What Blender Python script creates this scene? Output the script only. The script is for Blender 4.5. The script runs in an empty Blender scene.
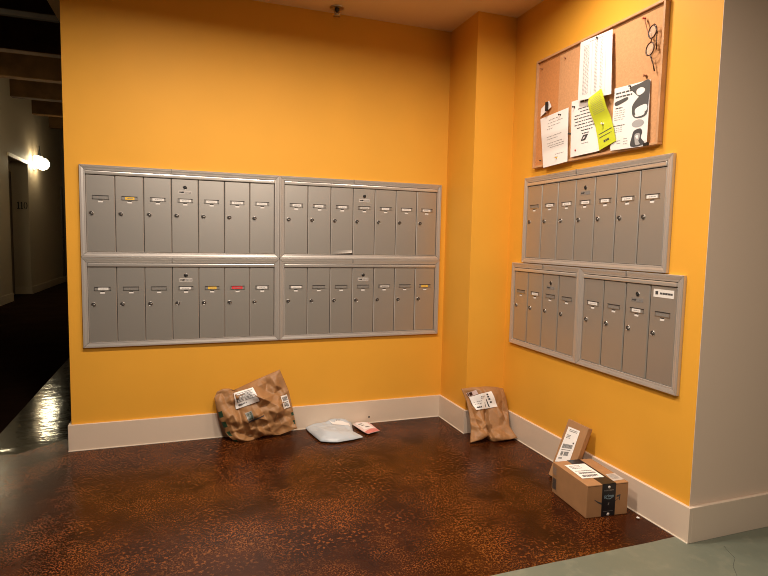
import bpy, bmesh, math, random
from mathutils import Vector, Matrix, noise
random.seed(7)
SC = bpy.context.scene
COL = SC.collection
PI = math.pi

# ------------------------------------------------------------------ camera
F_PX = 555.586
CAM = Vector((0.5148, -3.2906, 1.1563))
yaw, pit, rol = 0.3444, -0.0845, 0.0201
fw = Vector((math.sin(yaw)*math.cos(pit), math.cos(yaw)*math.cos(pit), math.sin(pit)))
rt = Vector((math.cos(yaw), -math.sin(yaw), 0)); up = rt.cross(fw)
rt, up = math.cos(rol)*rt + math.sin(rol)*up, -math.sin(rol)*rt + math.cos(rol)*up
cd = bpy.data.cameras.new('camera'); cam = bpy.data.objects.new('camera', cd); COL.objects.link(cam)
cd.sensor_fit = 'HORIZONTAL'; cd.sensor_width = 36; cd.lens = F_PX*36/768; cd.clip_start = .05
cam.matrix_world = Matrix(((rt.x, up.x, -fw.x, CAM.x), (rt.y, up.y, -fw.y, CAM.y), (rt.z, up.z, -fw.z, CAM.z), (0, 0, 0, 1)))
SC.camera = cam
def at(x, y, p0, n):
    """where the sight line of a photo point meets the real plane (p0, n)"""
    d = fw + rt*((x-384)/F_PX) - up*((y-288)/F_PX)
    n = Vector(n); t = (Vector(p0)-CAM).dot(n)/d.dot(n)
    return CAM + d*t

# ------------------------------------------------------------------ room measures
XR = 2.3684; XC = 2.1113; YC = -.3508; YO = -1.7235; H = 2.4787; XL = -.067; BB = .1426; BT = .015
HW = -2.28                                   # left wall of the corridor

# ------------------------------------------------------------------ materials
M = {}
def mat(name, col, rough=.5, metal=0, bump=0, bscale=80, vary=0, vscale=6, emit=0, coat=0, spec=None, bdist=.002):
    m = bpy.data.materials.new(name); m.use_nodes = True; nt = m.node_tree; b = nt.nodes['Principled BSDF']
    b.inputs['Base Color'].default_value = (*col, 1); b.inputs['Roughness'].default_value = rough; b.inputs['Metallic'].default_value = metal
    if spec is not None: b.inputs['Specular IOR Level'].default_value = spec
    if coat: b.inputs['Coat Weight'].default_value = coat
    if emit: b.inputs['Emission Color'].default_value = (*col, 1); b.inputs['Emission Strength'].default_value = emit
    tc = nt.nodes.new('ShaderNodeTexCoord')
    if vary:
        n = nt.nodes.new('ShaderNodeTexNoise'); n.inputs['Scale'].default_value = vscale; n.inputs['Detail'].default_value = 5
        nt.links.new(tc.outputs['Object'], n.inputs['Vector'])
        r = nt.nodes.new('ShaderNodeValToRGB'); r.color_ramp.elements[0].position = .3; r.color_ramp.elements[1].position = .7
        r.color_ramp.elements[0].color = (*[c*(1-vary) for c in col], 1); r.color_ramp.elements[1].color = (*[min(1, c*(1+vary)) for c in col], 1)
        nt.links.new(n.outputs['Fac'], r.inputs['Fac']); nt.links.new(r.outputs['Color'], b.inputs['Base Color'])
    if bump:
        n = nt.nodes.new('ShaderNodeTexNoise'); n.inputs['Scale'].default_value = bscale; n.inputs['Detail'].default_value = 4
        nt.links.new(tc.outputs['Object'], n.inputs['Vector'])
        bp = nt.nodes.new('ShaderNodeBump'); bp.inputs['Strength'].default_value = bump; bp.inputs['Distance'].default_value = bdist
        nt.links.new(n.outputs['Fac'], bp.inputs['Height']); nt.links.new(bp.outputs['Normal'], b.inputs['Normal'])
    M[name] = m
    return m
mat('yellow_paint', (.82, .40, .042), .58, spec=.3, bump=.12, bscale=160, vary=.03, vscale=3)
mat('trim_paint', (.72, .585, .46), .4, bump=.15, bscale=40)
mat('end_paint', (.74, .58, .45), .6, bump=.1, bscale=160)
mat('ceiling_paint', (.80, .56, .28), .7, bump=.1, bscale=120)
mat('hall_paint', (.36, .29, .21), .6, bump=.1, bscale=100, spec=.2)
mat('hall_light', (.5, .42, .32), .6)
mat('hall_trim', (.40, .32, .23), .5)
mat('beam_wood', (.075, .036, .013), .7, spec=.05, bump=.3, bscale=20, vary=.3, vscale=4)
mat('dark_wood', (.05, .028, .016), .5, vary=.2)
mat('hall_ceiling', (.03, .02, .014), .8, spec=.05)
mat('door_grey', (.52, .485, .445), .40, metal=.75, bump=.06, bscale=300)
mat('crack', (.09, .095, .075), .8)
mat('edge_highlight', (.56, .52, .475), .45, metal=.3)  # paler door chamfer colour, stands in for the highlight along the edges
mat('rail_metal', (.62, .575, .535), .36, metal=.6, bump=.05, bscale=200)
mat('bar_metal', (.72, .67, .62), .3, metal=.7)
mat('dark_gap', (.035, .03, .028), .6)
mat('lock_metal', (.45, .42, .39), .3, metal=.9)
mat('black', (.012, .012, .013), .45)
mat('ink', (.05, .048, .05), .7)
mat('grey_ink', (.22, .21, .21), .7)
mat('light_ink', (.36, .35, .35), .7)
mat('white_paper', (.82, .78, .76), .7)
mat('label_white', (.93, .91, .89), .5)
mat('card_white', (.80, .76, .72), .6)
mat('card_grey', (.55, .51, .47), .6)
mat('card_yellow', (.85, .52, .06), .6)
mat('card_red', (.75, .04, .05), .5)
mat('slot_face', (.30, .28, .26), .5, metal=.4)
mat('yellow_flyer', (.56, .62, .025), .6)
mat('dark_print', (.075, .073, .072), .6)
mat('caulk', (.80, .72, .60), .5)
mat('cork_faded', (.60, .31, .14), .9, bump=.4, bscale=150, vary=.08, vscale=90)
mat('cork_fresh', (.58, .24, .075), .9, bump=.4, bscale=150, vary=.08, vscale=90)
mat('oak', (.56, .31, .155), .45, bump=.1, bscale=60, vary=.12, vscale=18)
mat('kraft', (.35, .175, .068), .55, bump=.25, bscale=60, vary=.10, vscale=14)
mat('cardboard', (.38, .20, .088), .65, vary=.06, vscale=20)
mat('tape_black', (.012, .013, .016), .3)
mat('tape_blue_print', (.25, .38, .45), .5)
mat('green_print', (.018, .055, .028), .5)
mat('poly_white', (.50, .54, .58), .30, bump=.2, bscale=30)
mat('poly_seam', (.70, .70, .70), .35)
mat('pink_print', (.62, .20, .18), .5)
mat('pale_pink', (.78, .60, .57), .45)
mat('red_pin', (.55, .05, .03), .35)
mat('brown_pin', (.32, .12, .05), .4)
mat('frame_brown', (.055, .022, .014), .25)
mat('glass_lens', (.9, .9, .9), .05)
M['glass_lens'].node_tree.nodes['Principled BSDF'].inputs['Alpha'].default_value = .10
mat('steel', (.55, .5, .45), .3, metal=1)
mat('sconce_glass', (1, .86, .55), .4, emit=24)
mat('lens_emit', (1, .82, .62), .5, emit=6)
mat('lit_edge', (.75, .66, .54), .4)

def floor_mat(name, c0, c1, c2, rough, mode):
    m = bpy.data.materials.new(name); m.use_nodes = True; nt = m.node_tree; N = nt.nodes; L = nt.links; b = N['Principled BSDF']
    b.inputs['Specular IOR Level'].default_value = {'hall_dark': 0.0, 'brown_concrete': .12}.get(name, .5)
    tc = N.new('ShaderNodeTexCoord'); mp = N.new('ShaderNodeMapping'); L.new(tc.outputs['Object'], mp.inputs['Vector'])
    def nz(scale, det, rgh=.55, dist=0):
        n = N.new('ShaderNodeTexNoise'); n.inputs['Scale'].default_value = scale; n.inputs['Detail'].default_value = det
        n.inputs['Roughness'].default_value = rgh; n.inputs['Distortion'].default_value = dist
        L.new(mp.outputs['Vector'], n.inputs['Vector']); return n.outputs['Fac']
    def rampf(src, a, c):
        r = N.new('ShaderNodeMapRange'); r.inputs['From Min'].default_value = a; r.inputs['From Max'].default_value = c; L.new(src, r.inputs['Value']); return r.outputs['Result']
    def mul(a, c):
        x = N.new('ShaderNodeMath'); x.operation = 'MULTIPLY'; L.new(a, x.inputs[0])
        if isinstance(c, float): x.inputs[1].default_value = c
        else: L.new(c, x.inputs[1])
        return x.outputs[0]
    def mix(f, a, c):
        x = N.new('ShaderNodeMix'); x.data_type = 'RGBA'; L.new(f, x.inputs['Factor'])
        for s, k in ((a, 'A'), (c, 'B')):
            i = [q for q in x.inputs if q.name == k and q.type == 'RGBA'][0]
            if isinstance(s, tuple): i.default_value = (*s, 1)
            else: L.new(s, i)
        return [o for o in x.outputs if o.type == 'RGBA'][0]
    if mode == 'speckle':
        fine = rampf(nz(150, 2, .6, .3), .54, .585); big = rampf(nz(3.4, 6, .65), .44, .60); mid = rampf(nz(64, 4, .65, .3), .56, .60)
        base = mix(rampf(nz(5, 5), .35, .65), c0, c1)
        f = mul(mul(fine, big), .95); col = mix(f, base, c2)
        col = mix(mul(mul(mid, rampf(nz(2.1, 5), .45, .62)), .7), col, c2)
        L.new(col, b.inputs['Base Color']); hgt = fine
    else:
        base = mix(rampf(nz(2.5, 6), .35, .65), c0, c1); col = mix(mul(rampf(nz(14, 6, .65), .52, .7), .5), base, c2)
        L.new(col, b.inputs['Base Color']); hgt = nz(6 if name == 'hall_concrete' else 9, 3)
        if name == 'hall_concrete': mp.inputs['Scale'].default_value = (1, 2.2, 1)
    rr = N.new('ShaderNodeMapRange'); rr.inputs['To Min'].default_value = rough*.75; rr.inputs['To Max'].default_value = rough*1.3
    L.new(nz(7, 4), rr.inputs['Value']); L.new(rr.outputs['Result'], b.inputs['Roughness'])
    bp = N.new('ShaderNodeBump'); bp.inputs['Strength'].default_value = .10 if mode == 'speckle' else (.5 if name == 'hall_concrete' else .13); bp.inputs['Distance'].default_value = .004
    L.new(hgt, bp.inputs['Height']); L.new(bp.outputs['Normal'], b.inputs['Normal'])
    M[name] = m
floor_mat('brown_concrete', (.022, .0052, .0018), (.042, .0100, .0028), (.215, .066, .014), .22, 'speckle')
floor_mat('green_concrete', (.135, .15, .112), (.17, .182, .135), (.24, .235, .17), .5, 'plain')
floor_mat('hall_concrete', (.030, .027, .017), (.042, .037, .023), (.06, .052, .032), .085, 'plain')
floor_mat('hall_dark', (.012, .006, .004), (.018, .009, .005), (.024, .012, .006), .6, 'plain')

# ------------------------------------------------------------------ mesh helpers
class MB:
    def __init__(s): s.bm = bmesh.new()
    def quad(s, pts, mi=0):
        f = s.bm.faces.new([s.bm.verts.new(p) for p in pts]); f.material_index = mi; return f
    def box(s, x0, x1, y0, y1, z0, z1, mi=0, bev=0):
        v = [s.bm.verts.new((x, y, z)) for z in (z0, z1) for y in (y0, y1) for x in (x0, x1)]
        fs = [s.bm.faces.new([v[i] for i in q]) for q in ((0, 2, 3, 1), (4, 5, 7, 6), (0, 1, 5, 4), (2, 6, 7, 3), (0, 4, 6, 2), (1, 3, 7, 5))]
        for f in fs: f.material_index = mi
        if bev:
            es = list({e for f in fs for e in f.edges})
            r = bmesh.ops.bevel(s.bm, geom=es, offset=bev, segments=2, affect='EDGES', profile=.6)
            for f in r['faces']: f.material_index = mi
    def prism(s, poly, y0, y1, mi=0):
        """poly of (x, z), extruded from y0 (front) to y1"""
        a = [s.bm.verts.new((x, y0, z)) for x, z in poly]; b = [s.bm.verts.new((x, y1, z)) for x, z in poly]; n = len(poly)
        fs = [s.bm.faces.new(a), s.bm.faces.new(b[::-1])] + [s.bm.faces.new((a[i], b[i], b[(i+1) % n], a[(i+1) % n])) for i in range(n)]
        for f in fs: f.material_index = mi
    def lathe(s, prof, c, axis, mi=0, seg=20, smooth=True):
        """prof of (radius, distance along axis)"""
        ax = Vector(axis).normalized(); q = Vector((0, 0, 1)).rotation_difference(ax); c = Vector(c); rings = []
        for r, h in prof:
            if r < 1e-6: rings.append([s.bm.verts.new(c + ax*h)])
            else: rings.append([s.bm.verts.new(c + q @ Vector((r*math.cos(t*2*PI/seg), r*math.sin(t*2*PI/seg), h))) for t in range(seg)])
        for a, b in zip(rings, rings[1:]):
            for t in range(seg):
                u = (t+1) % seg
                if len(a) == 1 and len(b) == 1: continue
                if len(a) == 1: f = s.bm.faces.new((a[0], b[t], b[u]))
                elif len(b) == 1: f = s.bm.faces.new((a[t], b[0], a[u]))
                else: f = s.bm.faces.new((a[t], b[t], b[u], a[u]))
                f.material_index = mi; f.smooth = smooth
    def tube(s, pts, r, mi=0, seg=8):
        pts = [Vector(p) for p in pts]; rings = []; nrm = None
        for i, p in enumerate(pts):
            t = (pts[min(i+1, len(pts)-1)] - pts[max(i-1, 0)]).normalized()
            if nrm is None: nrm = t.orthogonal().normalized()
            nrm = (nrm - t*nrm.dot(t)).normalized(); bn = t.cross(nrm)
            rr = r[i] if isinstance(r, (list, tuple)) else r
            rings.append([s.bm.verts.new(p + rr*(math.cos(2*PI*k/seg)*nrm + math.sin(2*PI*k/seg)*bn)) for k in range(seg)])
        for a, b in zip(rings, rings[1:]):
            for k in range(seg):
                f = s.bm.faces.new((a[k], a[(k+1) % seg], b[(k+1) % seg], b[k])); f.material_index = mi; f.smooth = True
        for rg in (rings[0], rings[-1][::-1]):
            f = s.bm.faces.new(rg); f.material_index = mi
    def ring(s, c, ax1, ax2, r1, r2, rad, mi=0, n=28):
        c = Vector(c); a1 = Vector(ax1); a2 = Vector(ax2)
        s.tube([c + a1*r1*math.cos(2*PI*k/n) + a2*r2*math.sin(2*PI*k/n) for k in range(n+1)], rad, mi)
    def sheet(s, S, nu, nv, mi=0, off=None, rect=(0, 0, 1, 1), smooth=True):
        u0, v0, u1, v1 = rect; g = []
        for j in range(nv+1):
            row = []
            for i in range(nu+1):
                u = u0+(u1-u0)*i/nu; v = v0+(v1-v0)*j/nv; p = Vector(S(u, v))
                if off:
                    e = 1e-3; n = (Vector(S(u, min(v+e, 1+e)))-p).cross(Vector(S(u+e, v))-p)
                    n = n.normalized(); p = p + n*off
                row.append(s.bm.verts.new(p))
            g.append(row)
        for j in range(nv):
            for i in range(nu):
                f = s.bm.faces.new((g[j][i], g[j+1][i], g[j+1][i+1], g[j][i+1])); f.material_index = mi; f.smooth = smooth
    def mesh(s, name, mats):
        me = bpy.data.meshes.new(name); bmesh.ops.recalc_face_normals(s.bm, faces=s.bm.faces) if getattr(s, 'recalc', True) else None
        s.bm.to_mesh(me); s.bm.free()
        for m in mats: me.materials.append(M[m])
        return me
    def build(s, name, mats, parent=None, loc=None, rz=0):
        if isinstance(mats, str): mats = [mats]
        o = bpy.data.objects.new(name, s.mesh(name, mats)); COL.objects.link(o)
        if parent: o.parent = parent
        if loc is not None: o.location = loc
        o.rotation_euler.z = rz
        return o
def tag(o, label, cat, group=None):
    o['label'] = label; o['category'] = cat
    if group: o['group'] = group
    return o
def thing(name, label, cat, loc=(0, 0, 0), rz=0, group=None):
    o = bpy.data.objects.new(name, None); COL.objects.link(o); o.empty_display_size = .05
    o.location = loc; o.rotation_euler.z = rz
    return tag(o, label, cat, group)
def struct(o): o['kind'] = 'structure'; return o
def inst(name, me, parent, loc=(0, 0, 0)):
    o = bpy.data.objects.new(name, me); COL.objects.link(o); o.parent = parent; o.location = loc; return o
def sbox(name, m, *a):
    b = MB(); b.box(*a); return struct(b.build(name, m))
def text_mesh(txt, size, mat_name, name, extrude=.0003, align='CENTER'):
    cu = bpy.data.curves.new(name, 'FONT'); cu.body = txt; cu.size = size; cu.extrude = extrude; cu.align_x = align; cu.align_y = 'CENTER'
    tmp = bpy.data.objects.new(name, cu); COL.objects.link(tmp)
    dg = bpy.context.evaluated_depsgraph_get(); me = bpy.data.meshes.new_from_object(tmp.evaluated_get(dg))
    bpy.data.objects.remove(tmp); bpy.data.curves.remove(cu); me.name = name
    me.materials.clear(); me.materials.append(M[mat_name])
    me.transform(Matrix.Rotation(PI/2, 4, 'X'))          # text stands in x-z and faces -y
    return me

# ------------------------------------------------------------------ the setting
b = MB(); b.box(XL, 3.2, 0, .14, 0, H+.02); struct(b.build('wall_back', 'yellow_paint'))
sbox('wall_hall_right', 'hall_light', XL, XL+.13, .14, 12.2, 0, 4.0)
b = MB(); b.box(XC, XR+.1, YC, .02, 0, H+.01); struct(b.build('wall_corner', 'yellow_paint'))
sbox('wall_right', 'yellow_paint', XR, XR+.02, YO+.0015, .02, 0, H+.01)
sbox('wall_end', 'end_paint', XR, 6, YO, YO+.0015, 0, H+.01)
b = MB(); b.box(-.21, 6, -5.2, .02, H, H+.06); b.box(-.21, XL+.0, 0, 12.2, H, H+.06); struct(b.build('ceiling', 'ceiling_paint'))
b = MB(); b.box(-.21, -.1, -5.2, 12.2, H+.03, 4.0); struct(b.build('wall_bulkhead', 'hall_paint'))
# floors: brown stained lobby, green entry with an uneven border, corridor strip and its dark side
EDGE = -1.683
def floor_piece(name, m, poly, z=0, t=.05):
    b = MB(); top = [b.bm.verts.new((x, y, z)) for x, y in poly]; bot = [b.bm.verts.new((x, y, z-t)) for x, y in poly]; n = len(poly)
    b.bm.faces.new(top); b.bm.faces.new(bot[::-1])
    for i in range(n): b.bm.faces.new((top[i], bot[i], bot[(i+1) % n], top[(i+1) % n]))
    return struct(b.build(name, m))
wob = [(-.5+3.1*i/60, EDGE+.006*noise.noise((i*.37, 3, 0))+.003*noise.noise((i*1.3, 9, 0))) for i in range(61)]
floor_piece('floor', 'brown_concrete', wob + [(2.6, .1), (-.06, .1), (-.13, .2), (-.33, .02), (-.5, .04)])
floor_piece('floor_entry', 'green_concrete', [(-.5, -5.2), (6, -5.2), (6, -1.6), (2.6, -1.6)] + wob[::-1])
floor_piece('floor_strip', 'hall_concrete', [(-.5, .04), (-.33, .02), (-.13, .2), (-.06, .1), (0, .1), (0, 12.2), (-.62, 12.2)])
floor_piece('floor_hall', 'hall_dark', [(-.5, -5.2), (-.5, .04), (-.62, 12.2), (-2.7, 12.2), (-2.7, -5.2)])
# thin crack in the green floor
b = MB(); p0 = [at(x, y, (0, 0, .0004), (0, 0, 1)) for x, y in ((724, 546), (729, 552), (735, 558), (733, 566), (737, 576), (736, 588))]
b.tube(p0, [.0005, .0009, .0007, .0010, .0008, .0008], 0, 5); o = struct(b.build('trim_6', 'crack')); 
# baseboards
def baseboard(name, x0, x1, y0, y1, m='trim_paint', h=BB, z0=0):
    b = MB(); b.box(x0, x1, y0, y1, z0, h, bev=.002); return struct(b.build(name, m))
b = MB(); b.box(XL-BT, XC, -BT, .0, 0, BB, bev=.0015); b.box(XL-BT, XL, 0.0005, 12.2, 0, BB, bev=.0015)
b.box(XL-BT-.002, XC-BT, -BT-.0035, -BT+.001, 0, .0035, 2)
b.lathe([(0, -.0008), (.005, -.0006), (.006, 0)], (1.606, -BT, .039), (0, 1, 0), 1)
struct(b.build('baseboard_back', ['trim_paint', 'dark_gap', 'caulk']))
b = MB(); b.box(XC-BT, XC, YC-BT, -BT, 0, BB, bev=.0015); b.box(XC+.0005, XR-BT, YC-BT, YC, 0, BB, bev=.0015)
b.box(XC-BT-.0035, XC-BT+.001, YC-BT-.002, -BT, 0, .0035, 1); struct(b.build('baseboard_corner', ['trim_paint', 'caulk']))
b = MB(); b.box(XR-BT, XR, YO-BT, YC-.0005, 0, BB, bev=.0015)
b.box(XR-BT-.0035, XR-BT+.001, YO-BT, YC-BT, 0, .0035, 1); struct(b.build('baseboard_right', ['trim_paint', 'caulk']))
b = MB(); b.box(XR+.0005, 6, YO-BT, YO, 0, BB, bev=.0015); struct(b.build('baseboard_end', 'trim_paint'))
# thin pale caulk line where baseboard meets floor
# corridor
b = MB()
b.box(HW-.4, HW, -5.2, 7.8, 0, 4); b.box(HW-.4, HW, 9.05, 12.2, 0, 4); b.box(HW-.4, HW, 7.8, 9.05, 2.5, 4); b.box(HW-.4, HW-.29, 7.8, 9.05, 0, 2.5)
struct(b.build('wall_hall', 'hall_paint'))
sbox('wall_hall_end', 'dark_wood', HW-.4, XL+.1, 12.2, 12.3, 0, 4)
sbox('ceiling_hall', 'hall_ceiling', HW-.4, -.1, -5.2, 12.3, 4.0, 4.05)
b = MB(); b.box(HW, HW+.014, -5.2, 7.8, 0, .14); b.box(HW-.29, HW+.014, 9.036, 9.05, 0, .14); b.box(HW, HW+.014, 9.0505, 12.2, 0, .14)
struct(b.build('baseboard_hall', 'hall_trim'))
b = MB(); b.box(HW-.285, HW-.25, 7.85, 8.95, .005, 2.3); struct(b.build('door_1', 'dark_wood'))
b = MB(); b.box(HW, HW+.018, 7.78, 9.05, 2.46, 2.52); struct(b.build('trim_7', 'lit_edge'))  # pale strip painting lamp light along the header edge of the recess
b = MB(); b.box(HW, HW+.02, 11.98, 12.06, .14, 2.3); b.lathe([(0, .03), (.02, .02), (.02, 0)], (HW+.02, 11.99, 1.1), (1, 0, 0)); struct(b.build('trim_8', 'dark_wood'))
for k, y in enumerate((2.35, 3.75, 5.23, 6.66, 8.05, 9.50, 10.95)):
    b = MB(); b.box(HW-.02, -.2, y, y+.18, 3.5, 3.86, bev=.012); b.box(HW-.02, -.2, y-.01, y+.19, 3.86, 3.9)
    struct(b.build('trim_%d' % (k+10), 'beam_wood'))
# number 110 on the recess jamb
b = MB(); zc = 1.69
for x in (-2.452, -2.397):
    b.prism([(x-.010, zc-.06), (x+.010, zc-.06), (x+.010, zc+.068), (x-.004, zc+.068), (x-.020, zc+.05), (x-.020, zc+.038), (x-.010, zc+.042)], 9.044, 9.05)
    b.box(x-.021, x+.021, 9.044, 9.05, zc-.068, zc-.054)
c = -2.335
for k in range(24):
    a, d = 2*PI*k/24, 2*PI*(k+1)/24; f = lambda t, q: (c+math.cos(t)*(.032-q*1.2), zc+math.sin(t)*(.068-q*.6))
    b.prism([f(a, 0), f(d, 0), f(d, .013), f(a, .013)], 9.044, 9.05)
tag(b.build('door_number', 'black'), 'dark numerals 110 on the wall beside the corridor doorway', 'number')

# wall sconces in the corridor
def sconce(y, label):
    t = thing('wall_sconce', label, 'lamp', (HW, y, 2.55), 0, 'corridor wall lamps')
    b = MB(); b.box(0, .02, -.06, .06, -.14, .14, bev=.005); b.tube([(.02, 0, 0), (.08, 0, 0)], .012); b.build('back_plate', 'steel', t)
    b = MB(); b.lathe([(0, -.11), (.06, -.11), (.075, -.1), (.075, .1), (.06, .11), (0, .11)], (.12, -.20, 0), (0, 0, 1)); b.build('shade', 'sconce_glass', t)
    b = MB(); b.lathe([(.12*math.sin(PI*k/12), -.12*math.cos(PI*k/12)) for k in range(13)], (.13, .12, 0), (0, 0, 1)); b.build('globe', 'sconce_glass', t)
    b = MB(); b.lathe([(.03, .10), (.035, .13), (.012, .26), (.008, .34), (0, .345)], (.10, .02, 0), (0, 0, 1)); b.build('finial', 'black', t)
    return t
sconce(9.5, 'glowing warm wall lamp in the dark corridor past the door number')
sconce(6.15, 'corridor wall lamp at the left picture edge before the doorway')

o = sconce(6.8, 'added unseen corridor lamp brightening the doorway jamb'); o.location = (XL, 6.8, 2.55); o.rotation_euler.z = PI  # unseen lamp, added to brighten the number jamb and corridor wall

# sprinkler
sp = at(337, 7.5, (0, 0, H), (0, 0, 1))
t = thing('sprinkler_head', 'small recessed metal fire sprinkler head on the ceiling above the mailboxes', 'sprinkler', (sp.x, sp.y, H))
b = MB(); b.lathe([(.04, 0), (.042, -.003), (.036, -.006), (.018, -.006), (.016, -.002)], (0, 0, 0), (0, 0, 1)); b.build('escutcheon', 'steel', t)
b = MB(); b.lathe([(.013, 0), (.013, -.018), (.009, -.02), (.009, -.026), (0, -.026)], (0, 0, 0), (0, 0, 1), 1)
b.tube([(-.012, 0, -.016), (-.014, 0, -.028), (-.004, 0, -.043)], .003, 0); b.tube([(.012, 0, -.016), (.014, 0, -.028), (.004, 0, -.043)], .003, 0); b.build('body', ['steel', 'black'], t)
b = MB(); b.lathe([(0, -.042), (.02, -.044), (.021, -.047), (0, -.046)], (0, 0, 0), (0, 0, 1)); b.build('deflector', 'steel', t)

# ------------------------------------------------------------------ ceiling lights of the lobby (outside the frame)
def downlight(x, y, watts, r=.085, col=(1, .86, .72), label=''):
    t = thing('recessed_downlight', label, 'ceiling light', (x, y, H), 0, 'lobby downlights')
    b = MB(); b.lathe([(r+.03, 0), (r+.03, -.006), (r+.004, -.009), (r, -.004), (r, -.001)], (0, 0, 0), (0, 0, 1)); b.build('trim_ring', 'trim_paint', t)
    b = MB(); b.lathe([(0, -.003), (r, -.003), (r, -.001), (0, -.001)], (0, 0, 0), (0, 0, 1)); b.build('lens', 'lens_emit', t)
    ld = bpy.data.lights.new('downlight_lamp', 'AREA'); ld.shape = 'DISK'; ld.size = 2*r; ld.energy = watts; ld.color = col; ld.spread = math.radians(168)
    lo = bpy.data.objects.new('downlight_lamp', ld); COL.objects.link(lo); lo.parent = t; lo.location = (0, 0, -.012)
downlight(1.94, -1.22, 9.2, label='round ceiling downlight above the corkboard wall')
downlight(1.12, -1.28, 21.5, label='round ceiling downlight in the middle of the row facing the back wall')
downlight(.36, -1.25, 27.5, label='round ceiling downlight at the corridor end of the row')
downlight(1.15, -3.0, 54, label='round ceiling downlight above the green entry floor')
w = bpy.data.worlds.new('world'); SC.world = w; w.use_nodes = True
w.node_tree.nodes['Background'].inputs['Color'].default_value = (1, .84, .68, 1); w.node_tree.nodes['Background'].inputs['Strength'].default_value = .03

# ------------------------------------------------------------------ mailboxes
PITCH = .1397; RW = .0286; RB = .028; UH = .483
def door_mesh(bent=False):
    W, Hd = PITCH-.0036, .402
    b = MB()
    n, k = (10, 40) if bent else (1, 1)
    c = .0032
    def y(u, v):
        if not bent: return 0
        d = max(0, (u-.1)/.9)*max(0, (v-.95)/.05); return -.005*d
    def lift(u, v): return .0085*max(0, (u-.1)/.9)*max(0, (v-.9)/.1)
    xs = [0, c] + [c+(W-2*c)*i/n for i in range(1, n)] + [W-c, W]; zs = [0, c] + [c+(Hd-2*c)*j/k for j in range(1, k)] + [Hd-c, Hd]
    g = []
    for j, z in enumerate(zs):
        row = []
        for i, x in enumerate(xs):
            e = i in (0, len(xs)-1) or j in (0, len(zs)-1)
            row.append(b.bm.verts.new((x, (-.0072 if e else -.0102)+y(x/W, z/Hd), -z+(lift(x/W, z/Hd) if bent else 0))))
        g.append(row)
    for j in range(len(zs)-1):
        for i in range(len(xs)-1):
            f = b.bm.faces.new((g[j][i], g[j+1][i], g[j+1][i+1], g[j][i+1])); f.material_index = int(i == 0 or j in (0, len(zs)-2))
    # edge returns
    rim = g[0] + [r[-1] for r in g[1:]] + g[-1][::-1][1:] + [r[0] for r in g[::-1][1:-1]]
    back = [b.bm.verts.new((v.co.x, v.co.y+.006, v.co.z)) for v in rim]
    m = len(rim)
    for i in range(m): b.bm.faces.new((rim[i], back[i], back[(i+1) % m], rim[(i+1) % m]))
    return b.mesh('door', ['door_grey', 'edge_highlight'])
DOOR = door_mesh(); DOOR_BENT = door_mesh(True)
def slot_mesh():
    b = MB(); w, h = .039, .011
    b.box(-w, w, -.0108, -.010, -h, h, 0); b.box(-w, w, -.0122, -.0104, h-.0035, h, 1); b.box(-w, w, -.0118, -.0104, -h, -h+.004, 2)
    b.box(-w, -w+.003, -.0118, -.0104, -h, h-.004, 2); b.box(w-.003, w, -.0118, -.0104, -h, h-.004, 2)
    return b.mesh('name_slot', ['slot_face', 'dark_gap', 'lock_metal'])
SLOT = slot_mesh()
b = MB(); b.box(-.011, .011, -.0108, -.010, -.0045, .0045, 0); b.box(-.010, .010, -.0116, -.0104, .0045, .0085, 1); TAGM = b.mesh('number_tag', ['card_white', 'dark_gap'])
b = MB(); b.lathe([(.0125, -.0100), (.0125, -.0118), (.0114, -.0128), (.0106, -.0128), (.0100, -.0112), (.0085, -.0112)], (0, 0, 0), (0, 1, 0), 0)
b.lathe([(.0106, -.0104), (.0102, -.0116), (.0066, -.0122), (0, -.0122)], (0, 0, 0), (0, 1, 0), 1); b.lathe([(.0045, -.0122), (.0040, -.0136), (0, -.0138)], (.002, 0, -.001), (0, 1, 0), 0, 12); b.box(-.0010, .0010, -.0141, -.013, -.004, .004, 1)
LOCK = b.mesh('lock', ['lock_metal', 'dark_gap'])
b = MB(); b.lathe([(.0115, -.010), (.0115, -.0112), (.0098, -.0118), (.0098, -.0104)], (0, 0, 0), (0, 1, 0), 0, 20); b.lathe([(0, -.0108), (.0099, -.0108), (.0099, -.0100)], (0, 0, 0), (0, 1, 0), 1, 20)
MASTER = b.mesh('master_lock', ['lock_metal', 'black'])
def plate_mesh(seed, m):
    rnd = random.Random(seed); b = MB(); b.box(-.034, .034, -.0110, -.010, -.0095, .0095, 0)
    b.box(-.030, -.008, -.0113, -.0105, -.003, .003, 1); b.prism([(-.020, -.004), (-.008, -.004), (-.004, .004), (-.016, .004)], -.0113, -.0105, 1)
    for r in range(2):
        x = -.003
        while x < .028:
            l = rnd.uniform(.003, .008); b.box(x, min(x+l, .031), -.0113, -.0105, .0005-.006*r, .004-.006*r, 2); x += l+.0015
    return b.mesh('maker_plate', [m, 'ink', 'grey_ink'])
PLATE_L = plate_mesh(2, 'card_grey'); PLATE_D = plate_mesh(3, 'slot_face')
def card_mesh(w, seed, colour, dx=0, h=.0085):
    rnd = random.Random(seed); b = MB(); b.box(-w+dx, w+dx, -.0116, -.0106, -h+.002, h-.003, 0)
    x = -w*.6+dx
    while x < w*.6+dx:
        l = rnd.uniform(.003, .009); b.box(x, min(x+l, w*.7+dx), -.0119, -.0112, -.0022, .0012, 1); x += l+.002
    return b.mesh('name_card', [colour, 'light_ink' if colour.startswith('card_w') else 'grey_ink'])
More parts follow.
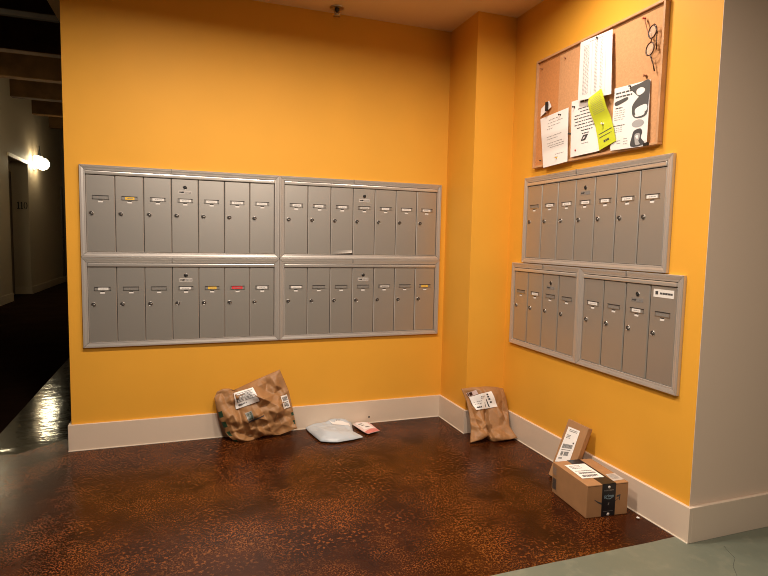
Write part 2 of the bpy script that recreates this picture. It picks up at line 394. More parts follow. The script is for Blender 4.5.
def rail_mesh(side, W, Hh):
    """mitred extrusion; side 0 bottom 1 right 2 top 3 left, box 0..W by 0..Hh"""
    prof = [(.0006, 0), (.0006, -.0140), (.0022, -.0165), (.0080, -.0160), (.0092, -.0142), (.0104, -.0157), (.0200, -.0136), (.0212, -.0118), (.0224, -.0134), (.0276, -.0128), (.0284, -.0100), (.0284, 0)]
    b = MB(); g = .0009; ends = []
    for e in (0, 1):
        row = []
        for s, y in prof:
            t = s+g
            if side == 0: p = (t if e == 0 else W-t, y, s)
            elif side == 2: p = (t if e == 0 else W-t, y, Hh-s)
            elif side == 3: p = (s, y, t if e == 0 else Hh-t)
            else: p = (W-s, y, t if e == 0 else Hh-t)
            row.append(b.bm.verts.new(p))
        ends.append(row)
    n = len(prof)
    for i in range(n): b.bm.faces.new((ends[0][i], ends[0][(i+1) % n], ends[1][(i+1) % n], ends[1][i]))
    b.bm.faces.new(ends[0]); b.bm.faces.new(ends[1][::-1])
    return b.mesh('rail', ['rail_metal'])
DW, DE, DG, DY, DR = 'card_white', None, 'card_grey', 'card_yellow', 'card_red'
NM = {DY: 'yellow name card', DR: 'red name card'}
def unit(n, cards, master, loc, rz, label, plate, bent=None, sticker=None, W=None, tilt=0, notch=True):
    W = W or n*PITCH + 2*RW; pitch = (W-2*RW)/n
    t = thing('mailbox_unit', label, 'mailboxes', loc, rz, 'wall mailbox units'); t.rotation_euler.y = tilt
    b = MB(); b.box(.004, W-.004, -.003, 0, .004, UH-.004); b.build('housing', 'dark_gap', t)
    for s in range(4): inst('rail', rail_mesh(s, W, UH), t)
    b = MB(); b.box(RW+.0004, W-RW-.0004, -.0170, -.003, UH-RB-.0205, UH-RB-.0030, bev=.0035); b.build('hinge_bar', 'bar_metal', t)
    if notch:
        b = MB(); x = RW+pitch*(n//2)+.001; b.box(x-.003, x+.003, -.0185, -.015, UH-.022, UH+.0004, bev=.0006); b.build('rail_clip', 'slot_face', t)
    top = UH-RB-.0232
    for i in range(n):
        d = inst('door', DOOR_BENT if i == bent else DOOR, t, (RW+pitch*i+.0015, 0, top))
        d.scale.x = (pitch-.003)/(PITCH-.003)
        if i == bent: d['label'] = 'door with its lower right corner bent outward'
        cx = (PITCH-.003)/2
        inst('name_slot', SLOT, d, (cx, 0, -.116)); inst('number_tag', TAGM, d, (cx, 0, -.1375)); inst('lock', LOCK, d, (.0235, 0, -.200))
        if cards[i]:
            c = cards[i]; k = random.Random(i*13+int(loc[2]*100)+int(loc[0]*50))
            w = {DY: .023, DR: .030}.get(c, k.uniform(.024, .033))
            o = inst('name_card', card_mesh(w, i, c, k.uniform(-.004, .004), .0115 if c == DR else .0095), d, (cx, 0, -.116))
            if c in NM: o['label'] = NM[c]
        if i == master:
            inst('master_lock', MASTER, d, (cx, 0, -.045)); inst('maker_plate', plate, d, (cx, 0, -.0705))
        if i == sticker:
            rnd = random.Random(5); s = MB(); s.box(-.052, .052, -.0112, -.010, -.0165, .0165, 0); s.prism([(-.042, -.006), (-.028, -.006), (-.028, .008), (-.042, .008)], -.0116, -.0105, 1)
            x = -.018
            while x < .042:
                l = rnd.uniform(.006, .014); s.box(x, min(x+l, .046), -.0116, -.0105, -.004, .004, 1); x += l+.002
            s.build('sticker', ['card_white', 'ink'], d, (cx, 0, -.030))
    return t
W7 = 1.035; ZB = .5561
unit(7, [DE, DY, DW, DW, DW, DW, DW], 3, (0, 0, ZB+UH), 0, 'upper left mailbox unit on back wall, one yellow name card on second door', PLATE_L)
unit(7, [DW, DW, DW, DG, DW, DW, DW], 3, (W7, 0, ZB+UH), 0, 'upper mailbox unit near the corner column on back wall, third door bent at bottom', PLATE_L, bent=2)
unit(7, [DW, DE, DE, DW, DY, DR, DW], 3, (0, 0, ZB), 0, 'lower left mailbox unit on back wall with a red and a yellow name card', PLATE_L)
unit(7, [DW, DE, DE, DE, DG, DE, DY], 3, (W7, 0, ZB), 0, 'lower mailbox unit near the corner column on back wall, yellow card on last door', PLATE_L)
RZ = -PI/2
unit(7, [DE, DW, DW, DW, DW, DW, DW], 3, (XR, -.5184, 1.0482), RZ, 'seven door mailbox unit on right wall directly under the corkboard', PLATE_D)
W4 = 1.2196/2
unit(4, [DE, DW, DE, DE], 2, (XR, -.422, .562), RZ, 'four door mailbox unit low on right wall, nearer the corner', PLATE_D, W=W4)
unit(4, [DW, DE, DW, DE], 2, (XR, -.422-W4, .562), RZ, 'four door mailbox unit low on right wall with white sticker on last door', PLATE_D, W=W4, sticker=3)

# ------------------------------------------------------------------ corkboard (built facing -y, then turned onto the right wall)
BY, BZ, BW, BH, BD = -.603, 1.575, .876, .578, .026
cb = thing('corkboard', 'wood framed corkboard hung above the mailboxes on the right wall', 'noticeboard', (XR, BY, BZ), RZ)
FWd = .011
b = MB(); b.box(FWd*.6, BW-FWd*.6, -BD+.0134, -.004, FWd*.6, BH-FWd*.6, 0)
xs = .19
b.quad([(FWd, -BD+.013, FWd), (xs, -BD+.013, FWd), (xs, -BD+.013, BH-FWd), (FWd, -BD+.013, BH-FWd)], 1)
b.build('cork_panel', ['cork_faded', 'cork_fresh'], cb)
for nm, a in (('l', (0, FWd, FWd, BH-FWd)), ('r', (BW-FWd, BW, FWd, BH-FWd)), ('t', (0, BW, BH-FWd, BH)), ('b', (0, BW, 0, FWd))):
    b = MB(); b.box(a[0], a[1], -BD, 0, a[2], a[3], bev=.0018); b.build('frame_rail', 'oak', cb)
PX0 = XR-BD+.0115                                   # plane of the pinned papers
def wl(x, y, off=0):
    p = at(x, y, (PX0-off, 0, 0), (1, 0, 0)); return Vector((-p.y, -off, p.z))     # along the wall, out of the wall (-), up
def turn(o, org):
    """mesh was made in (along wall, out, up) wall space; hang it on the right wall with its origin at org"""
    o.data.transform(Matrix.Translation(-org)); o.location = (PX0+org.y, -org.x, org.z); o.rotation_euler.z = RZ
def lines(rows, seed, u0=.1, u1=.9, h=.35, mi=1, center=False, wmin=.03, wmax=.11):
    """rows of (v centre, line height, start, end) -> little word rectangles"""
    rnd = random.Random(seed); out = []
    for v, lh, a, c in rows:
        x = a
        while x < c:
            l = rnd.uniform(wmin, wmax); e = min(x+l, c)
            if e-x > .01: out.append((x, v-lh/2, e, v+lh/2, mi))
            x += l+rnd.uniform(.012, .025)
    return out
def paper(name, S, inks, mats, nu, nv, org, parent=None, polys=()):
    b = MB(); b.recalc = False
    b.sheet(S, nu, nv, 0)
    b.sheet(lambda u, v: Vector(S(1-u, v))+Vector((0, .0006, 0)), nu, nv, 0)
    for u0, v0, u1, v1, mi in inks:
        b.sheet(S, max(1, math.ceil((u1-u0)*nu*.7)), max(1, math.ceil((v1-v0)*nv*.7)), mi, off=.0006, rect=(u0, v0, u1, v1))
    for poly, mi, off in polys:
        ctr = [sum(p[0] for p in poly)/len(poly), sum(p[1] for p in poly)/len(poly)]
        P = lambda u, v: Vector(S(u, v))+Vector((0, -off, 0))
        c = b.bm.verts.new(P(*ctr)); vs = [b.bm.verts.new(P(*p)) for p in poly]
        for i in range(len(vs)):
            f = b.bm.faces.new((c, vs[i], vs[(i+1) % len(vs)])); f.material_index = mi; f.normal_update()
            if f.normal.y > 0: f.normal_flip()
    o = b.build(name, mats); turn(o, org); return o
def bil(q, u, v):
    return (q[0]*(1-u)+q[1]*u)*(1-v) + (q[3]*(1-u)+q[2]*u)*v
def V2(*p): return [Vector((x, y, 0)) for x, y in p]
def pin_at(q, u, v, off):
    p = bil(q, u, v); return wl(p.x, p.y, off)
def smooth_poly(pts, n=4):
    out = []; m = len(pts)
    for i in range(m):
        p0, p1, p2, p3 = pts[i-1], pts[i], pts[(i+1) % m], pts[(i+2) % m]
        for k in range(n):
            t = k/n
            out.append(tuple(.5*(2*p1[d]+(p2[d]-p0[d])*t+(2*p0[d]-5*p1[d]+4*p2[d]-p3[d])*t*t+(3*p1[d]-p0[d]-3*p2[d]+p3[d])*t**3) for d in (0, 1)))
    return out
def blob(cx, cy, rx, ry, n=20): return [(cx+rx*math.cos(2*PI*k/n), cy+ry*math.sin(2*PI*k/n)) for k in range(n)]
# tall printed sheet, pinned at the top and standing off the board below
q = V2((580.6, 42.6), (612.6, 29), (611.2, 94), (577.8, 101))
def S(u, v): 
    return pin_at(q, u, v, .015+.010*math.sin(min(1, v*1.2)*PI/2)*(.5+.5*u)+.004*math.sin(u*PI))
ink = lines([(.10+.0225*k, .009, .12, .30) for k in range(37)], 1, wmax=.06) + lines([(.10+.0225*k, .008, .47, .55) for k in range(37)], 2) + lines([(.10+.0225*k, .008, .64, .72) for k in range(37)], 4, wmax=.05) + lines([(.05, .012, .3, .7)], 3)
ink = [(a, c, d, e, 1) for a, c, d, e, m_ in ink] + [(.38, .08, .386, .94, 1), (.80, .08, .806, .94, 1)]
tag(paper('paper_sheet', S, ink, ['white_paper', 'light_ink'], 8, 16, wl(q[3].x, q[3].y)), 'tall white printed list pinned over the top edge of the corkboard', 'paper', 'papers on the corkboard')
# folded letter
q2 = V2((540.4, 119), (568.6, 107.4), (567.3, 161.5), (543.2, 167.8))
def S2(u, v):
    z = [(0, .001), (.36, .015), (.70, .009), (1, .020)]
    for (a, ya), (c, yc) in zip(z, z[1:]):
        if a <= v <= c+1e-2: off = (ya+(yc-ya)*(v-a)/(c-a))+.003*u
    return pin_at(q2, u, v, off)
ink = lines([(.10, .012, .3, .65), (.16, .01, .25, .8), (.22, .01, .25, .7), (.27, .014, .22, .42), (.42, .01, .2, .75), (.47, .01, .2, .6), (.55, .01, .2, .8), (.60, .01, .22, .85), (.64, .01, .3, .85), (.80, .01, .5, .85), (.85, .008, .45, .6)], 6)
tag(paper('paper_sheet', S2, ink, ['white_paper', 'grey_ink'], 6, 24, wl(q2[3].x, q2[3].y)), 'white letter with two fold creases at the left bottom of the corkboard', 'paper', 'papers on the corkboard')
# centred notice with a dark emblem
q3 = V2((571.7, 101.8), (601.5, 92.2), (599.2, 150.8), (570.4, 157.4))
def S3(u, v):
    return pin_at(q3, u, v, .001+.013*v+.005*math.sin(u*PI)*v)
ink = lines([(.05, .035, .30, .66)], 8, wmin=.1, wmax=.2, mi=1)
for k, (a, c) in enumerate([(.22, .78), (.30, .80), (.12, .9), (.10, .92), (.14, .9), (.12, .92), (.2, .86), (.34, .74), (.38, .64)]): ink += lines([(.17+.057*k, .017, a, c)], 20+k, wmin=.04, wmax=.14)
ink += lines([(.80, .010, .38, .6)], 31)
emb = [([(.34, .755), (.50, .755), (.60, .655), (.42, .655)], 1, .0007), ([(.405, .735), (.47, .715), (.505, .68), (.44, .70)], 0, .0013)]
tag(paper('paper_sheet', S3, ink, ['white_paper', 'ink'], 6, 8, wl(q3[3].x, q3[3].y), polys=emb), 'white notice with centred black lines and a slanted dark emblem', 'paper', 'papers on the corkboard')
# black and white advertising flyer
q4 = V2((614.6, 88.7), (650.6, 79.4), (646.5, 145.6), (610.4, 150.8))
def S4(u, v):
    return pin_at(q4, u, v, .003+.0125*v+.005*math.sin(u*PI)*(.3+.7*v))
ink = lines([(.095, .026, .06, .55), (.155, .026, .05, .52)], 41, wmin=.04, wmax=.12, mi=2) + lines([(.335, .02, .07, .26)], 42, mi=1) + lines([(.38+.035*k, .010, .05, .34) for k in range(5)], 43, mi=3) + lines([(.615, .014, .04, .36)], 44, mi=2) + lines([(.655+.03*k, .009, .05, .28) for k in range(3)], 45, mi=3)
ink += lines([(.84+.04*k, .014, .34, .46) for k in range(3)] + [(.86+.04*k, .014, .16, .28) for k in range(2)], 46, mi=3)
pl = [(smooth_poly([(.42, .05), (.7, .02), (.985, .005), (.985, .3), (.95, .52), (.7, .555), (.56, .50), (.53, .36), (.62, .27), (.74, .21), (.86, .16), (.78, .11), (.66, .13), (.56, .10)]), 2, .0008),
      (smooth_poly([(.64, .11), (.76, .085), (.86, .12), (.84, .17), (.72, .20), (.64, .17)]), 0, .0012),
      (smooth_poly([(.64, .40), (.92, .36), (.94, .46), (.67, .50)]), 0, .0016), (smooth_poly([(.64, .49), (.88, .475), (.86, .52), (.66, .53)]), 0, .0016),
      (smooth_poly([(.05, .23), (.20, .205), (.38, .185), (.40, .225), (.28, .26), (.10, .29), (.04, .27)]), 2, .0008),
      (blob(.72, .635, .17, .06), 3, .0008),
      (smooth_poly([(.02, .99), (.03, .86), (.15, .78), (.34, .80), (.46, .90), (.50, .985)]), 4, .0004),
      (smooth_poly([(.56, .98), (.58, .82), (.63, .74), (.80, .72), (.86, .78), (.83, .86), (.93, .97)]), 1, .0009),
      (smooth_poly([(.66, .80), (.78, .79), (.80, .85), (.76, .93), (.82, .96), (.70, .965), (.66, .88)]), 3, .0014), (smooth_poly([(.68, .83), (.75, .82), (.74, .88)]), 0, .002)]
ink2 = lines([(.425, .014, .70, .88), (.45, .01, .70, .86)], 47, mi=3)
tag(paper('paper_sheet', S4, ink, ['white_paper', 'ink', 'dark_print', 'light_ink', 'card_white'], 6, 8, wl(q4[3].x, q4[3].y), polys=pl), 'black and white advertising flyer at the right bottom of the corkboard', 'paper', 'papers on the corkboard')
# yellow strip flyer, curling out at top
L = [(588.9, 98.2), (588.2, 105), (590.6, 114), (594.6, 124), (597.3, 137), (599.2, 150.4)]
R = [(601.2, 88.6), (603.4, 96), (606.3, 106), (610.2, 115.5), (613.5, 128), (616, 140.7)]
OFF = [.026, .038, .030, .018, .019, .020]
def S5(u, v):
    k = min(4.999, max(0, v*5)); i = int(k); f = k-i
    def cr(P, d):
        g = lambda j: P[max(0, min(5, j))][d] if d is not None else P[max(0, min(5, j))]
        p0, p1, p2, p3 = g(i-1), g(i), g(i+1), g(i+2); return .5*(2*p1+(p2-p0)*f+(2*p0-5*p1+4*p2-p3)*f*f+(3*p1-p0-3*p2+p3)*f**3)
    off = cr(OFF, None); x = cr(L, 0)*(1-u)+cr(R, 0)*u; y = cr(L, 1)*(1-u)+cr(R, 1)*u
    return wl(x, y, off+.004*u*(1-v))
ink = lines([(.10+.035*k, .007, .15, .85) for k in range(11)], 51, mi=2) + lines([(.78, .012, .1, .9)], 52, mi=1, wmin=.7, wmax=.9) + lines([(.83, .010, .1, .85)], 53, mi=1, wmin=.3, wmax=.9) + lines([(.90, .028, .32, .66)], 54, mi=1) + [(.42, .62, .45, .73, 1)]
tag(paper('yellow_flyer', S5, ink, ['yellow_flyer', 'ink', 'grey_ink'], 5, 24, wl(599.2, 150.4)), 'bright yellow curled flyer pinned over the white notice', 'paper', 'papers on the corkboard')
# torn scrap and black fob
q6 = V2((541, 109), (549, 100.5), (551.5, 106.5), (540.5, 117))
def S6(u, v):
    return pin_at(q6, u, v, .003+.006*v)
tag(paper('paper_scrap', S6, [], ['white_paper'], 4, 4, wl(q6[3].x, q6[3].y)), 'small torn white scrap of paper above the folded letter', 'paper', 'papers on the corkboard')
p = wl(547, 106.5, .014)
b = MB(); b.box(-.0085, .0085, -.022, -.011, -.024, .024, bev=.004); b.tube([(0, -.016, -.022), (0, -.012, -.040)], .004, 1)
o = tag(b.build('key_fob', ['black', 'brown_pin']), 'small black oblong fob hanging over the torn white scrap', 'fob'); o.location = (PX0, -p.x, p.z); o.rotation_euler.z = RZ
# pins
def pin_mesh(m):
    b = MB(); b.lathe([(.0048, 0), (.0048, -.0015), (.0028, -.003), (.0026, -.009), (.0045, -.0105), (.0048, -.0125), (0, -.013)], (0, 0, 0), (0, 1, 0), 0, 12)
    b.tube([(0, -.001, 0), (0, .008, 0)], .0006, 1, 6); return b.mesh('push_pin', [m, 'steel'])
PM = {k: pin_mesh(k) for k in ('black', 'red_pin', 'brown_pin', 'white_paper', 'card_yellow')}
def pin(x, y, k, label, off=.004, sc=1):
    p = wl(x, y, off+.008); o = bpy.data.objects.new('push_pin', PM[k]); COL.objects.link(o); o.location = (PX0-off, -p.x, p.z); o.rotation_euler = (0, 0, RZ); o.scale = (sc,)*3
    tag(o, label, 'push pin', 'push pins on the corkboard')
pin(597, 37.6, 'black', 'black push pin at the top of the tall white list', .016)
pin(559.2, 114.6, 'black', 'black push pin at the top of the folded white letter', .007)
pin(569, 133.8, 'black', 'black push pin at right edge of the folded letter, level with its lower crease', .010)
pin(555.6, 157.6, 'card_yellow', 'yellow push pin near the bottom of the folded letter', .017, .8)
pin(573.2, 106.8, 'black', 'black push pin in the upper left corner of the centred notice')
pin(575.8, 150.3, 'red_pin', 'red push pin in the lower left corner of the centred notice', .005)
pin(594, 93.2, 'red_pin', 'red push pin beside the top of the yellow flyer', .006, .8)
pin(602, 123.6, 'white_paper', 'white push pin holding the yellow flyer', .018)
pin(597, 152, 'black', 'tiny dark push pin at the lower right corner of the centred notice', .006, .7)
pin(629.2, 86, 'black', 'black push pin at the top edge of the advertising flyer', .005, .8)
pin(644.8, 75.5, 'brown_pin', 'brown push pin above the upper right of the advertising flyer', .001, 1.1)
pin(541, 68.8, 'brown_pin', 'brown push pin in the upper left corner of the cork', .001, .8)
pin(564.2, 57.8, 'brown_pin', 'brown push pin at the top edge of the dark cork patch', .001, .7)
pin(539.5, 160.5, 'black', 'small black push pin in the bottom left corner of the cork', .001, .6)
pin(660.4, 73, 'black', 'tiny black push pin in the right frame rail', .004, .55)
pin(644, 18.3, 'red_pin', 'red push pin the eyeglasses hang from', .008, 1)
p = wl(649.2, 144.4); t = thing('binder_clip', 'small black clip at the lower right corner of the advertising flyer', 'clip', (PX0-.0125, -p.x, p.z), RZ)
b = MB(); b.prism([(-.012, -.006), (.012, -.006), (.010, .006), (-.010, .006)], -.010, 0); b.build('body', 'black', t)
b = MB(); b.tube([(-.006, -.009, .004), (-.005, -.012, .012), (.005, -.012, .012), (.006, -.009, .004)], .001); b.build('handle', 'steel', t)
# eyeglasses hanging on end
g0 = wl(651, 40); t = thing('eyeglasses', 'dark framed round eyeglasses hanging on end at the upper right of the corkboard', 'eyeglasses', (PX0, -g0.x, g0.z), RZ)
def gw(x, y, off): return wl(x, y, off)-g0
c1, c2 = gw(652.6, 31.5, .022), gw(650, 49, .022)
axL = (c1-c2).normalized(); axS = Vector((1, -.12, .05)); axS = (axS-axL*axS.dot(axL)).normalized()
b = MB()
for c in (c1, c2): b.ring(c, axL, axS, .0255, .024, .0029)
b.tube([c1-axL*.025, (c1+c2)/2+Vector((.004, -.004, 0)), c2+axL*.025], .0022)
b.build('front_frame', 'frame_brown', t)
for c in (c1, c2):
    b = MB(); n = axL.cross(axS).normalized(); b.lathe([(0, -.0006), (.0225, -.0006), (.0225, .0006), (0, .0006)], c, n, 0, 24); b.build('lens', 'glass_lens', t)
h1 = c1+axL*.027+axS*.006; h2 = c2-axL*.026+axS*.006
b = MB(); b.tube([h1, h1+Vector((.004, -.004, -.004)), h1+Vector((.006, .010, -.03)), h1+Vector((.002, .012, -.07)), h1+Vector((.004, .013, -.10))], [.003, .0028, .0022, .002, .003]); b.build('temple', 'frame_brown', t)
b = MB(); b.tube([h2, h2+Vector((.004, .004, -.012)), gw(653, 64, .012), gw(654.5, 71, .010)], [.003, .0026, .0022, .003]); b.build('temple', 'frame_brown', t)
b = MB(); b.tube([gw(643.6, 17.6, .016), gw(645.2, 20.5, .016), gw(646.3, 26, .014), gw(648, 33, .014), gw(650.5, 38, .016)], [.003, .0024, .0018, .0018, .0016]); b.build('cord', 'brown_pin', t)

# ------------------------------------------------------------------ crumpled pouches and bags
def poly_at(pts, t):
    ds = [math.dist(a, c) for a, c in zip(pts, pts[1:])]; tot = sum(ds); s = t*tot
    for (a, c), d in zip(zip(pts, pts[1:]), ds):
        if s <= d+1e-9: f = s/d; return (a[0]+(c[0]-a[0])*f, a[1]+(c[1]-a[1])*f)
        s -= d
    return pts[-1]
def tri(x, y, seed):
    i, j = math.floor(x), math.floor(y); f, g = x-i, y-j
    h = lambda a, c: noise.cell(Vector((a*1.37+seed*7.1, c*2.11+seed*3.3, seed*.7)))
    if (i+j) % 2:
        if f+g < 1: return h(i, j)*(1-f-g)+h(i+1, j)*f+h(i, j+1)*g
        return h(i+1, j+1)*(f+g-1)+h(i+1, j)*(1-g)+h(i, j+1)*(1-f)
    if f > g: return h(i, j)*(1-f)+h(i+1, j)*(f-g)+h(i+1, j+1)*g
    return h(i, j)*(1-g)+h(i, j+1)*(g-f)+h(i+1, j+1)*f
class Pouch:
    """soft package: outline (top, right, bottom, left polylines) in its own plane, puffed on both sides"""
    def __init__(s, p0, n, top, bottom, left, right, front, back, crumple, seed, nu=88, nv=76, power=.55, extra=None, flat=False):
        s.p0 = Vector(p0); s.n = Vector(n).normalized(); s.pts = []; s.nu, s.nv = nu, nv
        if s.n.dot(CAM-s.p0) < 0: s.n.negate()
        s.F = []; s.B = []; s.base = []
        for j in range(nv+1):
            for i in range(nu+1):
                u, v = i/nu, j/nv
                T, Bt, Lf, Rg = poly_at(top, u), poly_at(bottom, u), poly_at(left, v), poly_at(right, v)
                c00, c10, c01, c11 = top[0], top[-1], bottom[0], bottom[-1]
                x, y = [(1-v)*T[d]+v*Bt[d]+(1-u)*Lf[d]+u*Rg[d]-((1-u)*(1-v)*c00[d]+u*(1-v)*c10[d]+(1-u)*v*c01[d]+u*v*c11[d]) for d in (0, 1)]
                P = at(x, y, s.p0, s.n); w = max(0, 16*u*(1-u)*v*(1-v))**power
                q = P*1.0 + Vector((seed*3.1, seed*1.7, 0))
                a1 = P.x*.94+(P.z+P.y)*.34; a2 = -P.x*.34+(P.z-P.y)*.94
                wx, wy = .5*noise.noise(q*8), .5*noise.noise(q*8+Vector((7, 3, 1)))
                a = tri(a1*14+wx, a2*17+wy, seed); c = tri(a1*30-wy, a2*36+wx, seed+5)
                wc = min(1, 6*min(u, 1-u, v, 1-v)+.15)
                d = front*w + crumple*wc*(a+.6*c)
                if extra: d += extra(u, v, w)
                s.base.append(P); s.F.append(P+s.n*d); s.B.append(P-s.n*(back*w+.003))
        zmin = min(p.z for p in s.F+s.B)
    def clamp(s, fn):
        s.F = [fn(p) for p in s.F]; s.B = [fn(p) for p in s.B]
    def sample(s, P, off):
        d = sorted(((P-c).length_squared, k) for k, c in enumerate(s.base))[:40]
        W = 0; acc = Vector()
        for q, k in d:
            w = 1/(q+2e-4); W += w; acc += (s.F[k]-s.base[k])*w
        return P + acc/W + s.n*off
    def add(s, b, mi_of=None):
        nu, nv = s.nu, s.nv
        f = [b.bm.verts.new(p) for p in s.F]; k = [b.bm.verts.new(p) for p in s.B]; I = lambda i, j: j*(nu+1)+i
        for j in range(nv):
            for i in range(nu):
                mi = mi_of((i+.5)/nu, (j+.5)/nv) if mi_of else 0
                a = b.bm.faces.new((f[I(i, j)], f[I(i, j+1)], f[I(i+1, j+1)], f[I(i+1, j)])); a.material_index = mi
                c = b.bm.faces.new((k[I(i, j)], k[I(i+1, j)], k[I(i+1, j+1)], k[I(i, j+1)])); c.material_index = 0
        rim = [(i, 0) for i in range(nu)] + [(nu, j) for j in range(nv)] + [(i, nv) for i in range(nu, 0, -1)] + [(0, j) for j in range(nv, 0, -1)]
        for t in range(len(rim)):
            p, q = rim[t], rim[(t+1) % len(rim)]
            b.bm.faces.new((f[I(*p)], k[I(*p)], k[I(*q)], f[I(*q)]))
        for fc in b.bm.faces: fc.smooth = True
    def label(s, name, quad, inks, mats, parent, org, nu=8, nv=6, off=.005):
        cache = {}
        def S(u, v):
            key = (round(u, 4), round(v, 4))
            if key not in cache:
                x = (quad[0][0]*(1-u)+quad[1][0]*u)*(1-v)+(quad[3][0]*(1-u)+quad[2][0]*u)*v
                y = (quad[0][1]*(1-u)+quad[1][1]*u)*(1-v)+(quad[3][1]*(1-u)+quad[2][1]*u)*v
                cache[key] = s.sample(at(x, y, s.p0, s.n), off)-org
            return cache[key]
        b = MB(); b.recalc = False; b.sheet(S, nu, nv, 0)
        for u0, v0, u1, v1, mi in inks:
            n1, n2 = max(1, math.ceil((u1-u0)*nu*.7)), max(1, math.ceil((v1-v0)*nv*.7)); g = []
            for j in range(n2+1):
                g.append([b.bm.verts.new(S(u0+(u1-u0)*i/n1, v0+(v1-v0)*j/n2)+s.n*.001) for i in range(n1+1)])
            for j in range(n2):
                for i in range(n1): b.bm.faces.new((g[j][i], g[j+1][i], g[j+1][i+1], g[j][i+1])).material_index = mi
        return b.build(name, mats, parent)
    def body(s, name, mats, parent, org, mi_of=None):
        b = MB(); s.add(b, mi_of); o = b.build(name, mats, parent)
        o.data.transform(Matrix.Translation(-org)); return o
def barcode(u0, v0, u1, v1, seed, n=14, mi=1, horizontal=True):
    rnd = random.Random(seed); out = []; x = u0
    while x < u1:
        w = rnd.uniform(.4, 1.4)*(u1-u0)/n; out.append((x, v0, min(x+w*.6, u1), v1, mi) if horizontal else (u0, 0, 0, 0, 0)); x += w
    return out
keep_wall = lambda p: Vector((p.x, min(p.y, -.017 if p.z < BB+.01 else -.003), max(p.z, .001)))
# left kraft mailer against the back wall
org = Vector((.92, -.10, 0))
pz = Vector((0, -1, .27))
lm = Pouch((0, -.115, 0), (0, -1, .27),
    top=[(217, 391.7), (223, 388.6), (229, 388.4), (234, 390), (255, 380), (279.7, 369.5)],
    bottom=[(236, 443), (246, 442.6), (253, 441), (262.5, 436), (280.5, 434.6), (297, 428.4)],
    left=[(217, 391.7), (214.3, 398), (216, 407), (220, 420), (227, 434.7), (236, 443)],
    right=[(279.7, 369.5), (283.6, 378.4), (289, 391), (293.5, 413), (297, 428.4)],
    front=.045, back=.03, crumple=.042, seed=3, power=.6,
    extra=lambda u, v, w: -.022*math.exp(-((u-.26-.05*v)/.035)**2)*(1-.6*v) + .020*math.exp(-((u-.12)/.1)**2)*w + .016*math.exp(-((v-.62+.10*u)/.06)**2)*w - .012*math.exp(-((v-.80+.05*u)/.05)**2)*w)
lm.clamp(keep_wall)
t = thing('paper_mailer', 'large crumpled brown paper mailer leaning on the back wall baseboard', 'package', org)
lm.body('pouch', ['kraft', 'green_print'], t, org, lambda u, v: 1 if (u < .055 and v > .36 and (v*8.2) % 1.5 < .85) or (.2 < v < 1 and .965 < u and (v*14) % 2 < .9 and v > .72) else 0)
rows = [(.12+.085*k, .035, .10+.03*(k % 3), .9-.1*(k % 2)) for k in range(7)] + [(.80, .07, .12, .5)]
lm.label('shipping_label', [(233.4, 393), (252, 387.3), (258.3, 401), (235.8, 409.3)], lines(rows, 61, mi=2, wmin=.05, wmax=.16) + barcode(.16, .78, .34, .9, 3) + [(.08, .30, .12, .62, 1)], ['label_white', 'ink', 'grey_ink'], t, org)
lm.label('barcode_label', [(280, 396.3), (286.5, 394.3), (290.3, 406.8), (283.2, 409)], barcode(.15, .12, .9, .42, 5) + lines([(.55, .05, .2, .85), (.66, .05, .2, .8)], 6) + barcode(.2, .72, .85, .9, 7), ['card_white', 'ink'], t, org, 5, 5)
lm.label('printed_panel', [(244.2, 413), (250.6, 410.5), (253, 418.3), (247.2, 420.8)], lines([(.15+.12*k, .07, .12, .9) for k in range(7)], 8, wmin=.1, wmax=.3, mi=1), ['slot_face', 'green_print'], t, org, 4, 4)
lm.label('printed_strip', [(247.2, 421.2), (263, 414.6), (263, 415.6), (247.8, 422.6)], [], ['ink'], t, org, 8, 1)
# standing kraft bag in the corner
org = Vector((2.2, -.47, 0))
n = Vector((0, -.285, .14))
def bag_extra(u, v, w):
    step = .020*(1/(1+math.exp(-(u-.47-.06*v)*140)))*(.3+.7*v)
    flap = .022*max(0, (v-.72)/.28)*(1-.8*math.exp(-((u-.53)/.09)**2))
    dent = -.024*math.exp(-((u-.42-.05*v)/.05)**2)*math.exp(-((v-.72)/.25)**2)
    fold = .014*math.exp(-((v-.78+.35*abs(u-.25))/.05)**2)*(u < .55)
    return step+flap+dent+fold
cbag = Pouch((0, -.522, 0), n,
    top=[(461.3, 388.8), (472, 387.2), (484, 386.7), (495, 387), (502.7, 388.6)],
    bottom=[(469.8, 442.9), (480, 440.2), (486.5, 436.5), (490, 440.5), (492, 442.4), (503, 441), (513.6, 438.9)],
    left=[(461.3, 388.8), (466.7, 401.3), (469.5, 413.8), (471.2, 430), (469.8, 442.9)],
    right=[(502.7, 388.6), (505.5, 398), (507.5, 410), (508.2, 427), (513.6, 438.9)],
    front=.018, back=.035, crumple=.026, seed=8, power=.5, extra=bag_extra)
cbag.clamp(lambda p: Vector((min(p.x, XR-BT-.002 if p.z < BB+.01 else XR-.003), min(p.y, YC-BT-.003 if p.z < BB+.01 else YC-.003), max(p.z, .001))))
t = thing('paper_bag', 'brown paper bag package standing in the corner by the column', 'package', org)
cbag.body('bag', ['kraft'], t, org)
rows = [(.2, .05, .42, .6), (.3, .04, .4, .55), (.45, .04, .1, .4), (.6, .04, .1, .35), (.8, .05, .1, .3)]
cbag.label('shipping_label', [(469.2, 397), (488.4, 392.3), (495.6, 407.2), (476.3, 410)], lines(rows, 71, mi=2, wmin=.04, wmax=.1) + [(.70, .1, .78, .2, 1), (.70, .25, .78, .34, 1), (.72, .4, .80, .5, 1), (.74, .6, .82, .7, 1), (.62, .42, .66, .95, 1), (.5, .6, .57, .9, 1), (.1, .82, .3, .88, 1)], ['label_white', 'ink', 'grey_ink'], t, org, 8, 8)
